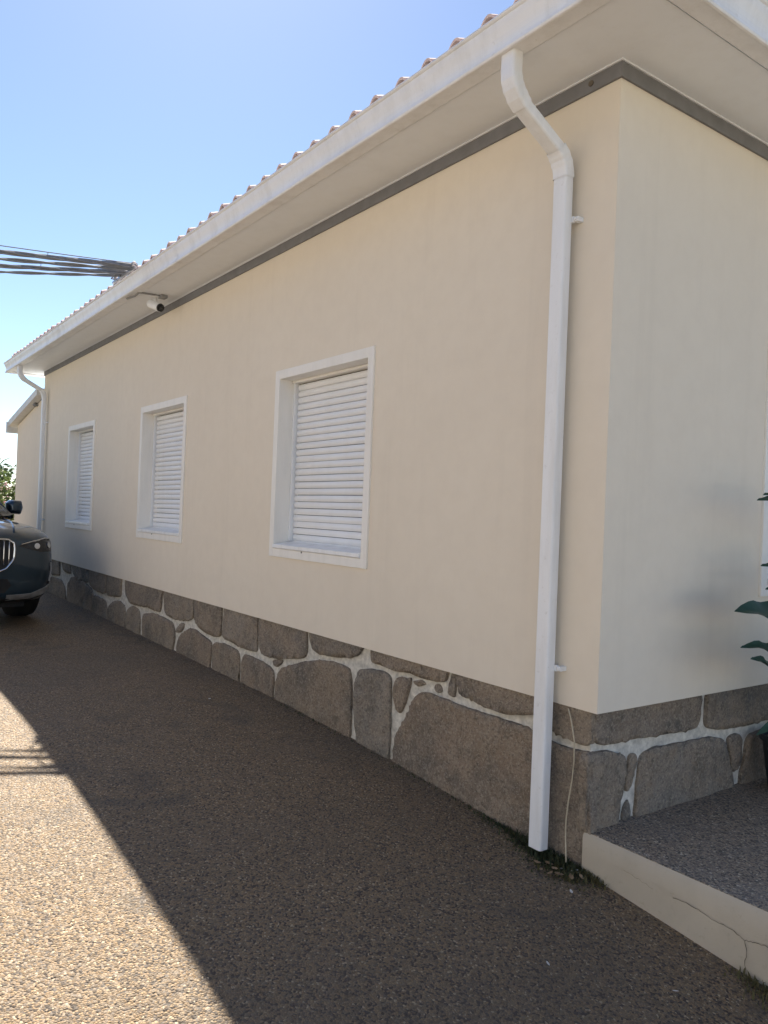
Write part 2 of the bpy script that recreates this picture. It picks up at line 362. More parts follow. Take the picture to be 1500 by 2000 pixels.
# --- plinth with every stone
PY, PX = .028, -.05               # mortar planes
LEFT = [
 [(-0.31,0.65),(-0.04,0.66),(-0.04,0.52),(-0.08,0.51),(-0.17,0.52),(-0.26,0.53),(-0.31,0.53)],
 [(-0.91,0.65),(-0.39,0.65),(-0.35,0.65),(-0.35,0.58),(-0.39,0.57),(-0.50,0.54),(-0.60,0.54),(-0.69,0.54),(-0.75,0.55),(-0.78,0.56),(-0.84,0.55),(-0.87,0.57),(-0.90,0.60)],
 [(-1.67,0.66),(-0.92,0.66),(-0.96,0.63),(-0.98,0.60),(-1.06,0.59),(-1.29,0.59),(-1.45,0.58),(-1.55,0.59),(-1.62,0.58),(-1.66,0.60)],
 [(-2.38,0.65),(-1.71,0.65),(-1.71,0.62),(-1.80,0.60),(-1.91,0.57),(-2.12,0.54),(-2.26,0.54),(-2.34,0.56),(-2.37,0.61)],
 [(-3.10,0.65),(-2.41,0.65),(-2.40,0.49),(-2.73,0.42),(-2.98,0.40),(-3.06,0.41),(-3.10,0.50)],
 [(-3.72,0.65),(-3.13,0.65),(-3.13,0.51),(-3.12,0.40),(-3.39,0.40),(-3.69,0.42),(-3.74,0.43),(-3.73,0.57)],
 [(-4.32,0.64),(-3.77,0.65),(-3.77,0.53),(-3.77,0.42),(-3.93,0.40),(-4.14,0.42),(-4.29,0.47),(-4.34,0.52)],
 [(-5.08,0.63),(-4.36,0.64),(-4.34,0.54),(-4.37,0.48),(-4.56,0.45),(-4.80,0.43),(-5.01,0.44),(-5.08,0.51)],
 [(-6.24,0.62),(-5.11,0.64),(-5.15,0.44),(-5.29,0.45),(-5.46,0.46),(-5.70,0.44),(-6.05,0.43),(-6.19,0.50)],
 [(-6.88,0.63),(-6.35,0.63),(-6.36,0.46),(-6.65,0.44),(-6.85,0.43)],
 [(-7.63,0.62),(-6.92,0.63),(-6.91,0.44),(-7.15,0.43),(-7.41,0.46),(-7.59,0.50)],
 [(-8.44,0.61),(-7.67,0.63),(-7.63,0.49),(-7.91,0.50),(-8.29,0.53)],
 [(-8.97,0.64),(-8.49,0.61),(-8.42,0.54),(-8.81,0.55)],
 [(-9.51,0.63),(-9.02,0.63),(-8.99,0.47),(-9.47,0.44)],
 [(-0.30,0.49),(-0.26,0.48),(-0.09,0.48),(-0.04,0.50),(-0.01,-0.01),(-0.27,-0.12)],
 [(-1.21,0.50),(-1.14,0.52),(-1.05,0.52),(-0.93,0.51),(-0.74,0.51),(-0.58,0.51),(-0.47,0.51),(-0.41,0.51),(-0.35,0.49),(-0.32,-0.05),(-1.41,0.04),(-1.41,0.10),(-1.40,0.21),(-1.37,0.27),(-1.31,0.33),(-1.27,0.39),(-1.26,0.45)],
 [(-1.77,0.53),(-1.69,0.55),(-1.57,0.56),(-1.48,0.55),(-1.46,0.52),(-1.45,0.36),(-1.45,0.28),(-1.45,0.05),(-1.79,0.08),(-1.82,0.27),(-1.82,0.41),(-1.81,0.49)],
 [(-2.80,0.11),(-2.82,0.28),(-2.76,0.35),(-2.53,0.43),(-2.29,0.49),(-2.07,0.52),(-1.93,0.52),(-1.87,0.49),(-1.85,0.36),(-1.85,0.08),(-2.80,0.07)],
 [(-3.37,0.35),(-3.28,0.36),(-3.07,0.35),(-2.91,0.34),(-2.85,0.30),(-2.85,0.14),(-2.86,0.07),(-3.38,0.06),(-3.37,0.24)],
 [(-3.90,0.36),(-3.72,0.38),(-3.49,0.37),(-3.42,0.34),(-3.41,0.21),(-3.41,0.06),(-3.92,0.09),(-3.93,0.27)],
 [(-4.41,0.40),(-4.32,0.41),(-4.14,0.38),(-3.94,0.35),(-3.95,0.25),(-3.96,0.09),(-4.71,0.10),(-4.68,0.27),(-4.57,0.34)],
 [(-5.63,0.38),(-5.34,0.42),(-5.01,0.41),(-4.85,0.40),(-4.77,0.34),(-4.76,0.25),(-4.82,0.10),(-5.63,0.10),(-5.64,0.28)],
 [(-6.13,0.37),(-5.95,0.42),(-5.77,0.40),(-5.71,0.33),(-5.71,0.10),(-6.12,0.10),(-6.16,0.27)],
 [(-6.77,0.33),(-6.57,0.40),(-6.36,0.42),(-6.21,0.38),(-6.16,0.11),(-6.75,0.10),(-6.79,0.23)],
 [(-7.36,0.38),(-7.11,0.38),(-6.88,0.36),(-6.84,0.27),(-6.82,0.12),(-7.38,0.12),(-7.39,0.30)],
 [(-8.44,0.49),(-8.19,0.53),(-7.81,0.50),(-7.49,0.45),(-7.39,0.39),(-7.41,0.13),(-8.56,0.16),(-8.57,0.36)],
 [(-9.47,0.42),(-8.90,0.42),(-8.71,0.34),(-8.62,0.15),(-9.42,0.15)],
 [(-1.40,0.55),(-1.29,0.57),(-1.27,0.56),(-1.30,0.47),(-1.33,0.40),(-1.36,0.35),(-1.41,0.36),(-1.43,0.44),(-1.42,0.51)],
 [(-1.26,0.56),(-1.20,0.57),(-1.15,0.56),(-1.16,0.55),(-1.23,0.53)],
 [(-1.09,0.56),(-1.06,0.58),(-1.02,0.57),(-1.01,0.55),(-1.04,0.53),(-1.08,0.54)],
 [(-0.93,0.62),(-0.91,0.62),(-0.91,0.54),(-0.94,0.54),(-0.97,0.55),(-0.95,0.60)],
 [(-2.88,0.39),(-2.73,0.41),(-2.75,0.38),(-2.81,0.35),(-2.87,0.36)],
 [(-4.65,0.41),(-4.55,0.43),(-4.59,0.35),(-4.74,0.31),(-4.71,0.37)],
]
RIGHT = [
 [(0.05,0.64),(0.82,0.65),(0.82,0.49),(0.56,0.50),(0.32,0.51),(0.12,0.51),(0.03,0.52)],
 [(0.87,0.64),(1.46,0.64),(1.90,0.64),(1.91,0.45),(1.47,0.46),(1.27,0.45),(1.04,0.46),(0.86,0.48)],
 [(-0.02,0.49),(0.12,0.49),(0.22,0.46),(0.26,0.43),(0.25,0.33),(0.22,0.29),(0.22,0.13),(-0.00,0.14)],
 [(0.30,0.45),(0.35,0.43),(0.33,0.35),(0.30,0.29),(0.26,0.28),(0.26,0.33),(0.27,0.42)],
 [(0.27,0.25),(0.31,0.22),(0.31,0.15),(0.24,0.15)],
 [(0.36,0.44),(0.48,0.45),(0.73,0.44),(0.90,0.44),(1.01,0.42),(1.05,0.38),(1.10,0.28),(1.12,0.19),(1.14,0.10),(0.33,0.14),(0.34,0.27),(0.35,0.35)],
 [(1.07,0.42),(1.16,0.42),(1.21,0.40),(1.19,0.28),(1.17,0.24),(1.13,0.22),(1.08,0.34)],
 [(1.25,0.40),(1.47,0.42),(1.92,0.41),(1.94,0.10),(1.50,0.07),(1.18,0.10),(1.19,0.20),(1.23,0.28)],
]
mb = MB(); mb.box(HX0+.01, PX, PY, .3, -.3, ZP); mb.box(-.4, PX-.001, .3, HY1-.02, -.3, ZP)
plinth = mb.build('plinth', M['mortar'], house); plinth['label'] = 'grey brown granite plinth with pale mortar joints'
def smooth_poly(p):
    for cut in (.026, .010):
        q = []
        for i in range(len(p)):
            a, b = Vector(p[i]), Vector(p[(i+1) % len(p)]); L = max((b-a).length, 1e-6); t = min(.25, cut/L)
            q += [tuple(a.lerp(b, t)), tuple(a.lerp(b, 1-t))]
        p = q
    return p
def stone(poly, put, k):
    poly = [(u, .70 if z > .602 else z) for u, z in poly]      # top course runs up behind the render
    p = smooth_poly(poly)
    # resample + roughen the outline
    out = []
    for i in range(len(p)):
        a, b = Vector(p[i]), Vector(p[(i+1) % len(p)]); n = max(1, int((b-a).length/.03))
        for j in range(n): out.append(a+(b-a)*j/n)
    p = [q+Vector((noise.noise(Vector((q.x*14, q.y*14, k))), noise.noise(Vector((q.x*14, q.y*14, k+9)))))*.009+Vector((noise.noise(Vector((q.x*38, q.y*38, k))), noise.noise(Vector((q.x*38, q.y*38, k+9)))))*.004 for q in out]
    n = len(p); area = sum(p[i].x*p[(i+1) % n].y-p[(i+1) % n].x*p[i].y for i in range(n))
    if area < 0: p.reverse()
    def inset(d):
        r = []
        for i in range(n):
            t = (p[(i+2) % n]-p[i-2])
            if t.length < 1e-6: r.append(p[i]); continue
            t.normalize(); r.append(p[i]+Vector((-t.y, t.x))*d)
        return r
    sz = min(max(q.x for q in p)-min(q.x for q in p), max(q.y for q in p)-min(q.y for q in p))
    h = min(.017, .10*sz+.006); bev = min(.011, sz*.09)
    bm = bmesh.new()
    lo = [bm.verts.new((q.x, q.y, -.02)) for q in p]; hi = [bm.verts.new((q.x, q.y, h)) for q in p]
    for i in range(n): bm.faces.new((lo[i], lo[(i+1) % n], hi[(i+1) % n], hi[i]))
    top = bm.faces.new(hi)
    bmesh.ops.bevel(bm, geom=list(top.edges), offset=bev, segments=3, profile=.55, affect='EDGES', clamp_overlap=True)
    bm.faces.ensure_lookup_table(); big = max(bm.faces, key=lambda f: f.calc_area())
    r = bmesh.ops.triangulate(bm, faces=[big])
    for it in range(4 if sz > .15 else 2):
        es = [e for e in bm.edges if e.calc_length() > .045 and all(v.co.z > h*.9 for v in e.verts)]
        bmesh.ops.subdivide_edges(bm, edges=es, cuts=1); bmesh.ops.triangulate(bm, faces=[f for f in bm.faces if len(f.verts) > 4])
    for v in bm.verts:
        c = v.co.copy()
        if c.z > 0: c.z += .012*noise.noise(Vector((c.x*7, c.y*7, k*3.3)))+.006*noise.noise(Vector((c.x*19, c.y*19, k)))
        v.co = Vector(put(c.x, c.y, c.z))
    bmesh.ops.recalc_face_normals(bm, faces=bm.faces)
    me = bpy.data.meshes.new('stone'); bm.to_mesh(me); bm.free()
    return mesh_obj('stone', me, M['stone'], plinth, True)
for k, pl in enumerate(LEFT): stone(pl, lambda u, z, d: (u, PY-d, z), k)
for k, pl in enumerate(RIGHT): stone(pl, lambda u, z, d: (PX+d, u, z), k+60)
# stones of the plinth behind the parked car, towards the far end
x = -9.52
while x > HX0+.3:
    w = random.uniform(.45, .7); stone([(x, .63), (x-w, .63), (x-w, .45), (x, .44)], lambda u, z, d: (u, PY-d, z), x); stone([(x+.1, .40), (x-w+.1, .40), (x-w+.1, .12), (x+.1, .12)], lambda u, z, d: (u, PY-d, z), x+5); x -= w+.03
y = 1.95
for i in range(8):
    w = random.uniform(.5, .8); stone([(y, .64), (y+w, .64), (y+w, .46), (y, .46)], lambda u, z, d: (PX+d, u, z), y); stone([(y+.02, .42), (y+w-.05, .41), (y+w-.05, .1), (y+.02, .1)], lambda u, z, d: (PX+d, u, z), y+5); y += w+.03

# --- windows
def make_window(u0, u1, z0, z1, put, right=False):
    """put(u, d, z): d = outwards from the wall"""
    w = empty('window', put((u0+u1)/2, 0, z0)); w.parent = house
    o = Vector(w.location)
    def P(u, d, z): return tuple(Vector(put(u, d, z))-o)
    def bx(name, a, b, d0, d1, c, e, mat, bev=.003, sm=False):
        m = MB(); n = 0
        m.v = [P(a, d0, c), P(b, d0, c), P(b, d1, c), P(a, d1, c), P(a, d0, e), P(b, d0, e), P(b, d1, e), P(a, d1, e)]
        m.f = [(0,3,2,1),(4,5,6,7),(0,1,5,4),(1,2,6,5),(2,3,7,6),(3,0,4,7)]
        return m.build(name, mat, w, bevel=bev)
    # surround: four lengths with the reveals behind them
    bx('surround', u0, u0+FR, -.155, .012, z0, z1, M['trim'])
    bx('surround', u1-FR, u1, -.155, .012, z0, z1, M['trim'])
    bx('surround', u0+FR, u1-FR, -.155, .0115, z1-FR, z1, M['trim'])
    bx('surround', u0+FR, u1-FR, -.02, .0115, z0, z0+FR*.95, M['trim'])
    a, b = u0+FR, u1-FR
    # sloping sill
    m = MB(); q = [(-.16, z0+.115), (.020, z0+.088), (.020, z0+.064), (.012, z0+.060), (-.16, z0+.060)]
    m.rings([[P(a+.002, d, z) for d, z in q], [P(b-.002, d, z) for d, z in q]], True, True)
    m.build('sill', M['white'], w, bevel=.002)
    c, e = z0+.118, z1-FR
    # guide rails and lintel slot
    bx('guide_rail', a, a+.022, -.145, -.105, c-.006, e, M['shutter'], .002)
    bx('guide_rail', b-.022, b, -.145, -.105, c-.006, e, M['shutter'], .002)
    bx('lintel_profile', a, b, -.150, -.092, e-.018, e-.001, M['trim'], .002)
    # dark backing behind the shutter
    bx('backing', a, b, -.185, -.175, c-.01, e, M['dark'], 0)
    # roller shutter slats, each one a curved lath
    ns = 24; hs = (e-.022-c)/ns
    prof = []
    for i in range(7):
        t = i/6; prof.append((-.140+.0125*math.sin(math.pi*(.08+.84*t)), t*(hs-.0036)))
    prof += [(-.150, hs-.0036), (-.150, 0)]
    m = MB(); m.rings([[P(a+.028, d, z0+z) for d, z in prof], [P(b-.024, d, z0+z) for d, z in prof]], True, True)
    first = None
    for k in range(ns):
        dz = c-z0+k*hs
        if first is None:
            first = m.build('slat', M['shutter'], w); s = first
        else:
            s = first.copy(); COL.objects.link(s); s.parent = w
        s.location = (0, 0, dz+random.uniform(-.0006, .0006)); s.rotation_euler = (random.uniform(-.004, .004), 0, 0) if not right else (0, random.uniform(-.004, .004), 0)
    bx('bottom_bar', a+.028, b-.024, -.152, -.130, c-.012, c-.001, M['shutter'], .002)
    # drain hole in the lower surround
    m = MB(); m.tube([P((u0*.62+u1*.38), .011, z0+.052), P((u0*.62+u1*.38), .0135, z0+.052)], .006, 10); m.build('drain_hole', M['dark'], w)
    return w
for i, (u0, u1) in enumerate(WIN):
    w = make_window(u0, u1, WZ0, WZ1, lambda u, d, z: (u, -d, z))
w = make_window(RW[0], RW[1], 1.117, 2.45, lambda u, d, z: (d, u, z), True)

# --- grey band under the eaves, white bead, soffit
mb = MB(); mb.box(HX0-.012, .0135, -.012, .0, ZT, ZS-.008); mb.box(.001, .012, .0, HY1, ZT+.001, ZS-.009)
band = mb.build('cornice_band', M['band'], house)
mb = MB(); mb.tube([(-.148, -.012, ZT+.035), (-.148, -.0155, ZT+.035)], .013, 12); mb.build('cover_disc', M['crack'], band)
mb = MB(); mb.box(HX0-.02, .02, -.02, 0, ZS-.0075, ZS-.001); mb.box(.0005, .0195, .0, HY1, ZS-.0078, ZS-.001)
mb.build('bead', M['soffit'], house)
E1 = .352
mb = MB(); ox0, ox1, oy0, oy1 = HX0-E1-.09, E1-.011, -E1+.011, HY1+E1-.011
mb.box(ox0, ox1, oy0, .004, ZS, ZS+.015); mb.box(ox0, -.004+HX0+.008, .004, HY1, ZS, ZS+.015)
mb.box(-.004, ox1, .004, HY1, ZS, ZS+.015); mb.box(ox0, ox1, HY1, oy1, ZS, ZS+.015)
mb.build('soffit', M['soffit'], house)
mb = MB(); mb.box(HX0+.05, -.05, .05, HY1-.05, 3.43, 3.46); mb.build('ceiling_slab', M['concrete'], house)

# --- gutter: profile swept round the eaves with mitred corners
G = [(E1, 3.379), (.400, 3.376), (.428, 3.372), (.438, 3.368), (.446, 3.370), (.450, 3.377), (.449, 3.385), (.442, 3.391), (.437, 3.397), (.436, 3.41), (.437, 3.425), (.441, 3.442), (.447, 3.458), (.453, 3.472), (.457, 3.486),
     (.459, 3.500), (.466, 3.503), (.471, 3.509), (.469, 3.516), (.461, 3.519), (.450, 3.516), (.446, 3.500), (.43, 3.41), (.37, 3.405), (.362, 3.53), (E1, 3.53)]
CORN = [(0, 0, 1, -1), (0, HY1, 1, 1), (HX0-.10, HY1, -1, 1), (HX0-.10, 0, -1, -1)]
def sweep(name, prof, mat, parent, smooth=False):
    mb = MB(); ring = [[(cx+sx*o, cy+sy*o, z) for o, z in prof] for cx, cy, sx, sy in CORN]
    mb.rings(ring+[ring[0]]); return mb.build(name, mat, parent, smooth)
gutter = sweep('gutter', G, M['white'], house)
for X in (-3.9, -7.6):             # joint collars on the long side
    mb = MB(); q = [(o+(.003 if o > .40 else 0), z-(.003 if z < 3.39 else 0)) for o, z in G[1:19]]
    mb.rings([[(X, -o, z) for o, z in q], [(X+.05, -o, z) for o, z in q]], False); mb.build('joint_collar', M['white'], gutter)
sweep('fascia', [(E1-.025, ZS+.022), (E1-.002, ZS+.022), (E1-.002, 3.50), (E1-.025, 3.50)], M['soffit'], house)

# --- roof: hipped, terracotta, eaves tiles one by one
PITCH_R = R(21); TP = math.tan(PITCH_R); EO = .425; EZ = 3.528
RIDGE = (HY1+2*EO)/2
roof_bm = MB()
a = [(HX0-EO+.06, -EO+.06, EZ-.025+.06*TP), (EO-.06, -EO+.06, EZ-.025+.06*TP), (EO-.06, HY1+EO-.06, EZ-.025+.06*TP), (HX0-EO+.06, HY1+EO-.06, EZ-.025+.06*TP)]
rz = EZ-.025+RIDGE*TP; r0 = (HX0-EO+RIDGE, HY1/2, rz); r1 = (EO-RIDGE, HY1/2, rz)
roof_bm.poly([a[0], a[1], r1, r0]); roof_bm.poly([a[1], a[2], r1]); roof_bm.poly([a[2], a[3], r0, r1]); roof_bm.poly([a[3], a[0], r0])
roof = roof_bm.build('roof', M['tile'], house)
TW = .206
def hump(t):
    """section of an S tile: barrel over 60 % of the width, shallow pan beside it; t in 0..1"""
    return .066*math.sin(math.pi*t/.58)**.8 if 0 < t < .58 else -.010*math.sin(math.pi*(t-.58)/.42) if t >= .58 else 0
ts = [0, .03, .08, .15, .22, .29, .36, .43, .50, .55, .58, .68, .79, .9, 1.0]
mb = MB(); L_ = .42; rings = []
for yy_, lift, sc in ((0, .0, 1), (L_, -.012, .96)):
    rings.append([((t-.29)*TW*1.02, yy_*math.cos(PITCH_R), hump(t)*sc+lift+yy_*math.sin(PITCH_R)) for t in ts])
    if yy_ == 0: front = rings[0]
under = [(x_, y_, z_-.013) for x_, y_, z_ in front]
mb.rings([[(x_, y_+L_*math.cos(PITCH_R), z_+L_*math.sin(PITCH_R)) for x_, y_, z_ in under], under, rings[0], rings[1]], False)
tile_me = mb.build('tile', M['tile'], roof, smooth=False).data
bpy.data.objects.remove(bpy.data.objects['tile'])
def put_tile(x_, y_, rz_):
    o = bpy.data.objects.new('tile', tile_me); COL.objects.link(o); o.parent = roof
    o.location = (x_, y_, EZ-.004+random.uniform(-.003, .003)); o.rotation_euler = (random.uniform(-.006, .006), random.uniform(-.012, .012), rz_+random.uniform(-.012, .012))
x = -.372+TW*3
while x > HX0-EO+.05:
    if x < EO-.05: put_tile(x+random.uniform(-.004, .004), -EO+random.uniform(-.008, .006), 0)
    x -= TW
y = -EO+.12
while y < HY1+EO-.1:
    put_tile(EO, y, R(90)); y += TW
y = -EO+.62
while y < HY1+EO-.1:
    put_tile(HX0-EO, y, R(-90)); y += TW
# the courses above: one corrugated skin per slope, stepped at each course
mb = MB()
def slope(org, ux, vy, length, hip0, hip1):
    c = TW; nu = int(length/c); lift = .006
    for course in range(1, 14):
        d0 = course*.36-.02; d1 = d0+.42
        if d0 > RIDGE-.1: break
        lo = d0*hip0; hi = length-d0*hip1
        k0 = max(0, math.ceil(lo/c)); k1 = min(nu, int(hi/c))
        for k in range(k0, k1):
            rr = []
            for d, lf in ((d0, .008), (min(d1, RIDGE), -.004)):
                rr.append([tuple(org+ux*((k+t)*c)+vy*d+Vector((0, 0, d*TP+hump(t)*(1 if lf > 0 else .95)+lf+lift-.004))) for t in ts[::2]])
            rr.insert(0, [(p[0], p[1], p[2]-.014) for p in rr[0]])
            mb.rings(rr, False)
LX = EO*2-HX0; LY = HY1+2*EO
slope(Vector((HX0-EO, -EO, EZ)), Vector((1, 0, 0)), Vector((0, 1, 0)), LX, 1, 1)
slope(Vector((EO, -EO, EZ)), Vector((0, 1, 0)), Vector((-1, 0, 0)), LY, 1, 1)
tag(mb.build('tile_courses', M['tile'], roof, fix=False), kind='stuff')
mb = MB()
for p, q in ((a[0], r0), (a[1], r1), (r0, r1)):
    p = Vector(p); q = Vector(q); n = int((q-p).length/.38)
    for i in range(n):
        if i == 0: continue
        s0 = p+(q-p)*(i/n); s1 = p+(q-p)*((i+1.06)/n)
        mb.tube([s0+Vector((0, 0, .065)), s1+Vector((0, 0, .05))], [.10, .085], 10, False)
tag(mb.build('ridge_tiles', M['tile'], roof), kind='stuff')

# --- downpipes
def rrect(w, h, r=.012, seg=3):
    out = []
    for cx, cy, a0 in ((w/2-r, h/2-r, 0), (-w/2+r, h/2-r, 90), (-w/2+r, -h/2+r, 180), (w/2-r, -h/2+r, 270)):
        for i in range(seg+1):
            an = R(a0+90*i/seg); out.append((cx+r*math.cos(an), cy+r*math.sin(an)))
    return out
def pipe_sweep(path, X, w, h, grow=0., ribs=None):
    """path in (y,z); section w along X, h across"""
    mb = MB(); rings = []; sec = rrect(w+grow, h+grow)
    for i, (y_, z_) in enumerate(path):
        p0 = Vector(path[max(i-1, 0)]); p1 = Vector(path[min(i+1, len(path)-1)]); t = (p1-p0).normalized(); nn = Vector((-t.y, t.x))
        k = 1 + (ribs[i] if ribs else 0)
        rings.append([(X+u*k, y_+nn.x*v*k, z_+nn.y*v*k) for u, v in sec])
    mb.rings(rings); return mb
def arc(p0, p1, p2, n):
    return [tuple(Vector(p0)*(1-t)**2+Vector(p1)*2*t*(1-t)+Vector(p2)*t*t) for t in [i/n for i in range(n+1)]]
def downpipe(X, ytop, ztop, zslA, zslB, zbot, clips, w=.074, h=.056, yb=-.058):
    mb = pipe_sweep([(yb, zslB-.05), (yb, 2.0), (yb, 1.0), (yb, zbot)], X, w, h)
    d = mb.build('downpipe', M['white'], house)
    up = [(ytop, ztop)] + arc((ytop, zslA+.07), (ytop, zslA), (ytop+.07, zslA-.052), 8)
    ribs = [0]+[(.05 if i in (2, 4, 6) else 0) for i in range(9)]
    pipe_sweep(up, X, w, h, .004, ribs).build('elbow', M['white'], d)
    lo = arc((yb-.055, zslB+.045), (yb, zslB), (yb, zslB-.07), 8)
    pipe_sweep(lo, X, w, h, .006, [(.05 if i in (2, 4) else 0) for i in range(9)]).build('elbow', M['white'], d)
    pipe_sweep([up[-2], up[-1], lo[0], lo[1]], X, w, h, -.003).build('offset_pipe', M['white'], d)
    for z in clips:
        m = MB(); m.box(X-w/2-.004, X+w/2+.012, yb+h/2-.012, yb+h/2+.003, z-.013, z+.013); m.box(X+w/2+.012, X+w/2+.034, yb+h/2-.006, 0, z-.010, z+.010)
        m.tube([(X+w/2+.023, yb+h/2-.006, z), (X+w/2+.023, yb+h/2-.013, z)], .006, 8)
        m.build('clip', M['white'], d)
    return d
d = downpipe(-.243, -.395, 3.385, 3.235, 3.025, .035, (2.77, .822))
d['label'] = 'white rectangular downpipe near the corner'
d = downpipe(-9.98, -.395, 3.385, 3.235, 3.025, .22, (2.6, 1.2))
d['label'] = 'white rectangular downpipe at the far end of the wall'

# ================================================================== lean-to beyond the house
an = empty('lean_to', (-11.4, 0, .2)); tag(an, 'pale lean-to with sloping grey roof edge beyond the far downpipe', 'outbuilding')
def ch(m, name, mat, par, **k):
    m.v = [(v[0]-par.location.x, v[1]-par.location.y, v[2]-par.location.z) for v in m.v]; return m.build(name, mat, par, **k)
m = MB(); q = [(HX0-.005, 3.02), (-12.15, 2.72)]
m.poly([(HX0-.005, .015, 0), (-12.15, .015, 0), (-12.15, .015, 2.72), (HX0-.005, .015, 3.02)])
m.poly([(HX0-.005, 4, 0), (-12.15, 4, 0), (-12.15, 4, 2.72), (HX0-.005, 4, 3.02)])
m.poly([(-12.15, .015, 0), (-12.15, 4, 0), (-12.15, 4, 2.72), (-12.15, .015, 2.72)])
ch(m, 'wall', M['render'], an)
m = MB(); sec = lambda x_, z_: [(x_, -.10, z_), (x_, 4.1, z_), (x_, 4.1, z_+.10), (x_, -.10, z_+.10)]
m.rings([sec(HX0-.012, 3.03), sec(-12.36, 2.70)], True, True); ch(m, 'roof', M['lead'], an)
m = MB(); m.box(-12.42, -12.33, -.12, 4.12, 2.60, 2.78); ch(m, 'gutter', M['lead'], an)
lampo = empty('wall_lamp', (-10.72, .015, 2.93)); tag(lampo, 'small grey wall lamp high on the lean-to wall', 'lamp')
m = MB(); m.tube([(0, 0, 0), (0, -.02, 0)], .025, 12); m.build('base', M['grey'], lampo)
m = MB(); m.tube([(0, -.02, 0), (0, -.045, -.005), (0, -.06, -.02)], [.025, .03, .026], 12); m.build('shade', M['grey'], lampo, smooth=True)

# ================================================================== parked car
# local: x forwards (0 = foremost point), y to its left-hand wall side, z up
car = empty('parked_car', (-6.36, -1.475, gs(-7.4)), R(8)); tag(car, 'dark blue sport utility car with upright chrome grille parked by the wall', 'car')
ST = [(.00, .48, .37, .82, .85), (-.004, .66, .31, .875, .92), (-.05, .79, .27, .905, .955), (-.15, .88, .24, .94, 1.0), (-.34, .93, .22, .98, 1.045), (-.62, .945, .22, 1.01, 1.085), (-1.05, .955, .22, 1.04, 1.115),
      (-1.50, .955, .22, 1.06, 1.14), (-2.4, .955, .22, 1.08, 1.12), (-3.5, .955, .22, 1.10, 1.13), (-4.15, .94, .24, 1.11, 1.14), (-4.5, .88, .30, 1.08, 1.12), (-4.68, .78, .36, 1.0, 1.06), (-4.71, .5, .42, .9, .95)]
def half(hw, zb, zs, zt):
    return [(0, zb), (hw*.8, zb), (hw*.93, zb+.05), (hw*.985, zb+.20), (hw, .60), (hw*.995, .78), (hw*.965, zs-.05), (hw*.90, zs), (hw*.62, zs+(zt-zs)*.62), (hw*.3, zs+(zt-zs)*.9), (0, zt)]
mb = MB(); rings = []
for x, hw, zb, zs, zt in ST:
    h = half(hw, zb, zs, zt); rings.append([(x, y, z) for y, z in h]+[(x, -y, z) for y, z in h[-2:0:-1]])
mb.rings(rings, True, True)
body = mb.build('body', M['paint'], car, smooth=True)
md = body.modifiers.new('s', 'SUBSURF'); md.levels = 2; md.render_levels = 2
WH = [(-.88, .80), (-.88, -.80), (-3.72, .80), (-3.72, -.80)]
cut = MB()
for x, y in WH:
    cut.tube([(x, y-.22 if y > 0 else y-.35, .37), (x, y+.35 if y > 0 else y+.22, .37)], .44, 28)
cutter = cut.build('cutter', M['dark'], car)
md = body.modifiers.new('b', 'BOOLEAN'); md.object = cutter; md.operation = 'DIFFERENCE'; md.solver = 'EXACT'
bpy.context.view_layer.update()
me = bpy.data.meshes.new_from_object(body.evaluated_get(bpy.context.evaluated_depsgraph_get()))
body.modifiers.clear(); body.data = me
for p in me.polygons: p.use_smooth = True
bpy.data.objects.remove(cutter)
from mathutils.bvhtree import BVHTree
BV = BVHTree.FromPolygons([v.co.copy() for v in me.vertices], [tuple(p.vertices) for p in me.polygons])
def nose(y, z, off=0.):
    """point on the front of the car body at lateral y, height z, lifted off the surface"""
    hit, nrm, _, _ = BV.ray_cast(Vector((1.5, y, z)), Vector((-1, 0, 0)))
    if hit is None or hit.x < -1.0: return Vector((-.3, y, z))
    return hit+nrm*off
# cabin glass and roof
CB = [(-1.20, .74, 1.10, 1.11), (-1.75, .76, 1.09, 1.38), (-2.15, .76, 1.09, 1.55), (-2.7, .76, 1.09, 1.62), (-3.6, .76, 1.09, 1.61), (-4.15, .74, 1.09, 1.54), (-4.45, .72, 1.09, 1.30), (-4.58, .70, 1.09, 1.12)]
mb = MB(); rings = []
for x, hw, zb, zt in CB:
    top = hw-.16*(zt-zb)/.53
    pr = [(hw+.08, zb-.02), (hw+.07, zb+.02), (top+.03, zb+(zt-zb)*.86), (top-.05, zt-.012), (top*.5, zt), (0, zt+.004)]
    rings.append([(x, y, z) for y, z in pr]+[(x, -y, z) for y, z in pr[-2::-1]])
mb.rings(rings, False); mb.build('windscreen_and_windows', M['glass'], car, smooth=True)
mb = MB(); rings = []
for x, hw, zb, zt in CB[2:6]:
    top = hw-.16*(zt-zb)/.53; pr = [(top+.035, zb+(zt-zb)*.86), (top-.045, zt-.006), (top*.5, zt+.008), (0, zt+.012)]
    rings.append([(x, y, z) for y, z in pr]+[(x, -y, z) for y, z in pr[-2::-1]])
mb.rings(rings, False); mb.build('roof_panel', M['paint'], car, smooth=True)
for s in (1, -1):                       # pillars
    mb = MB(); mb.tube([(-1.28, s*.81, 1.09), (-1.8, s*.735, 1.36), (-2.2, s*.66, 1.535)], .028, 8); mb.build('pillar', M['paint'], car, smooth=True)
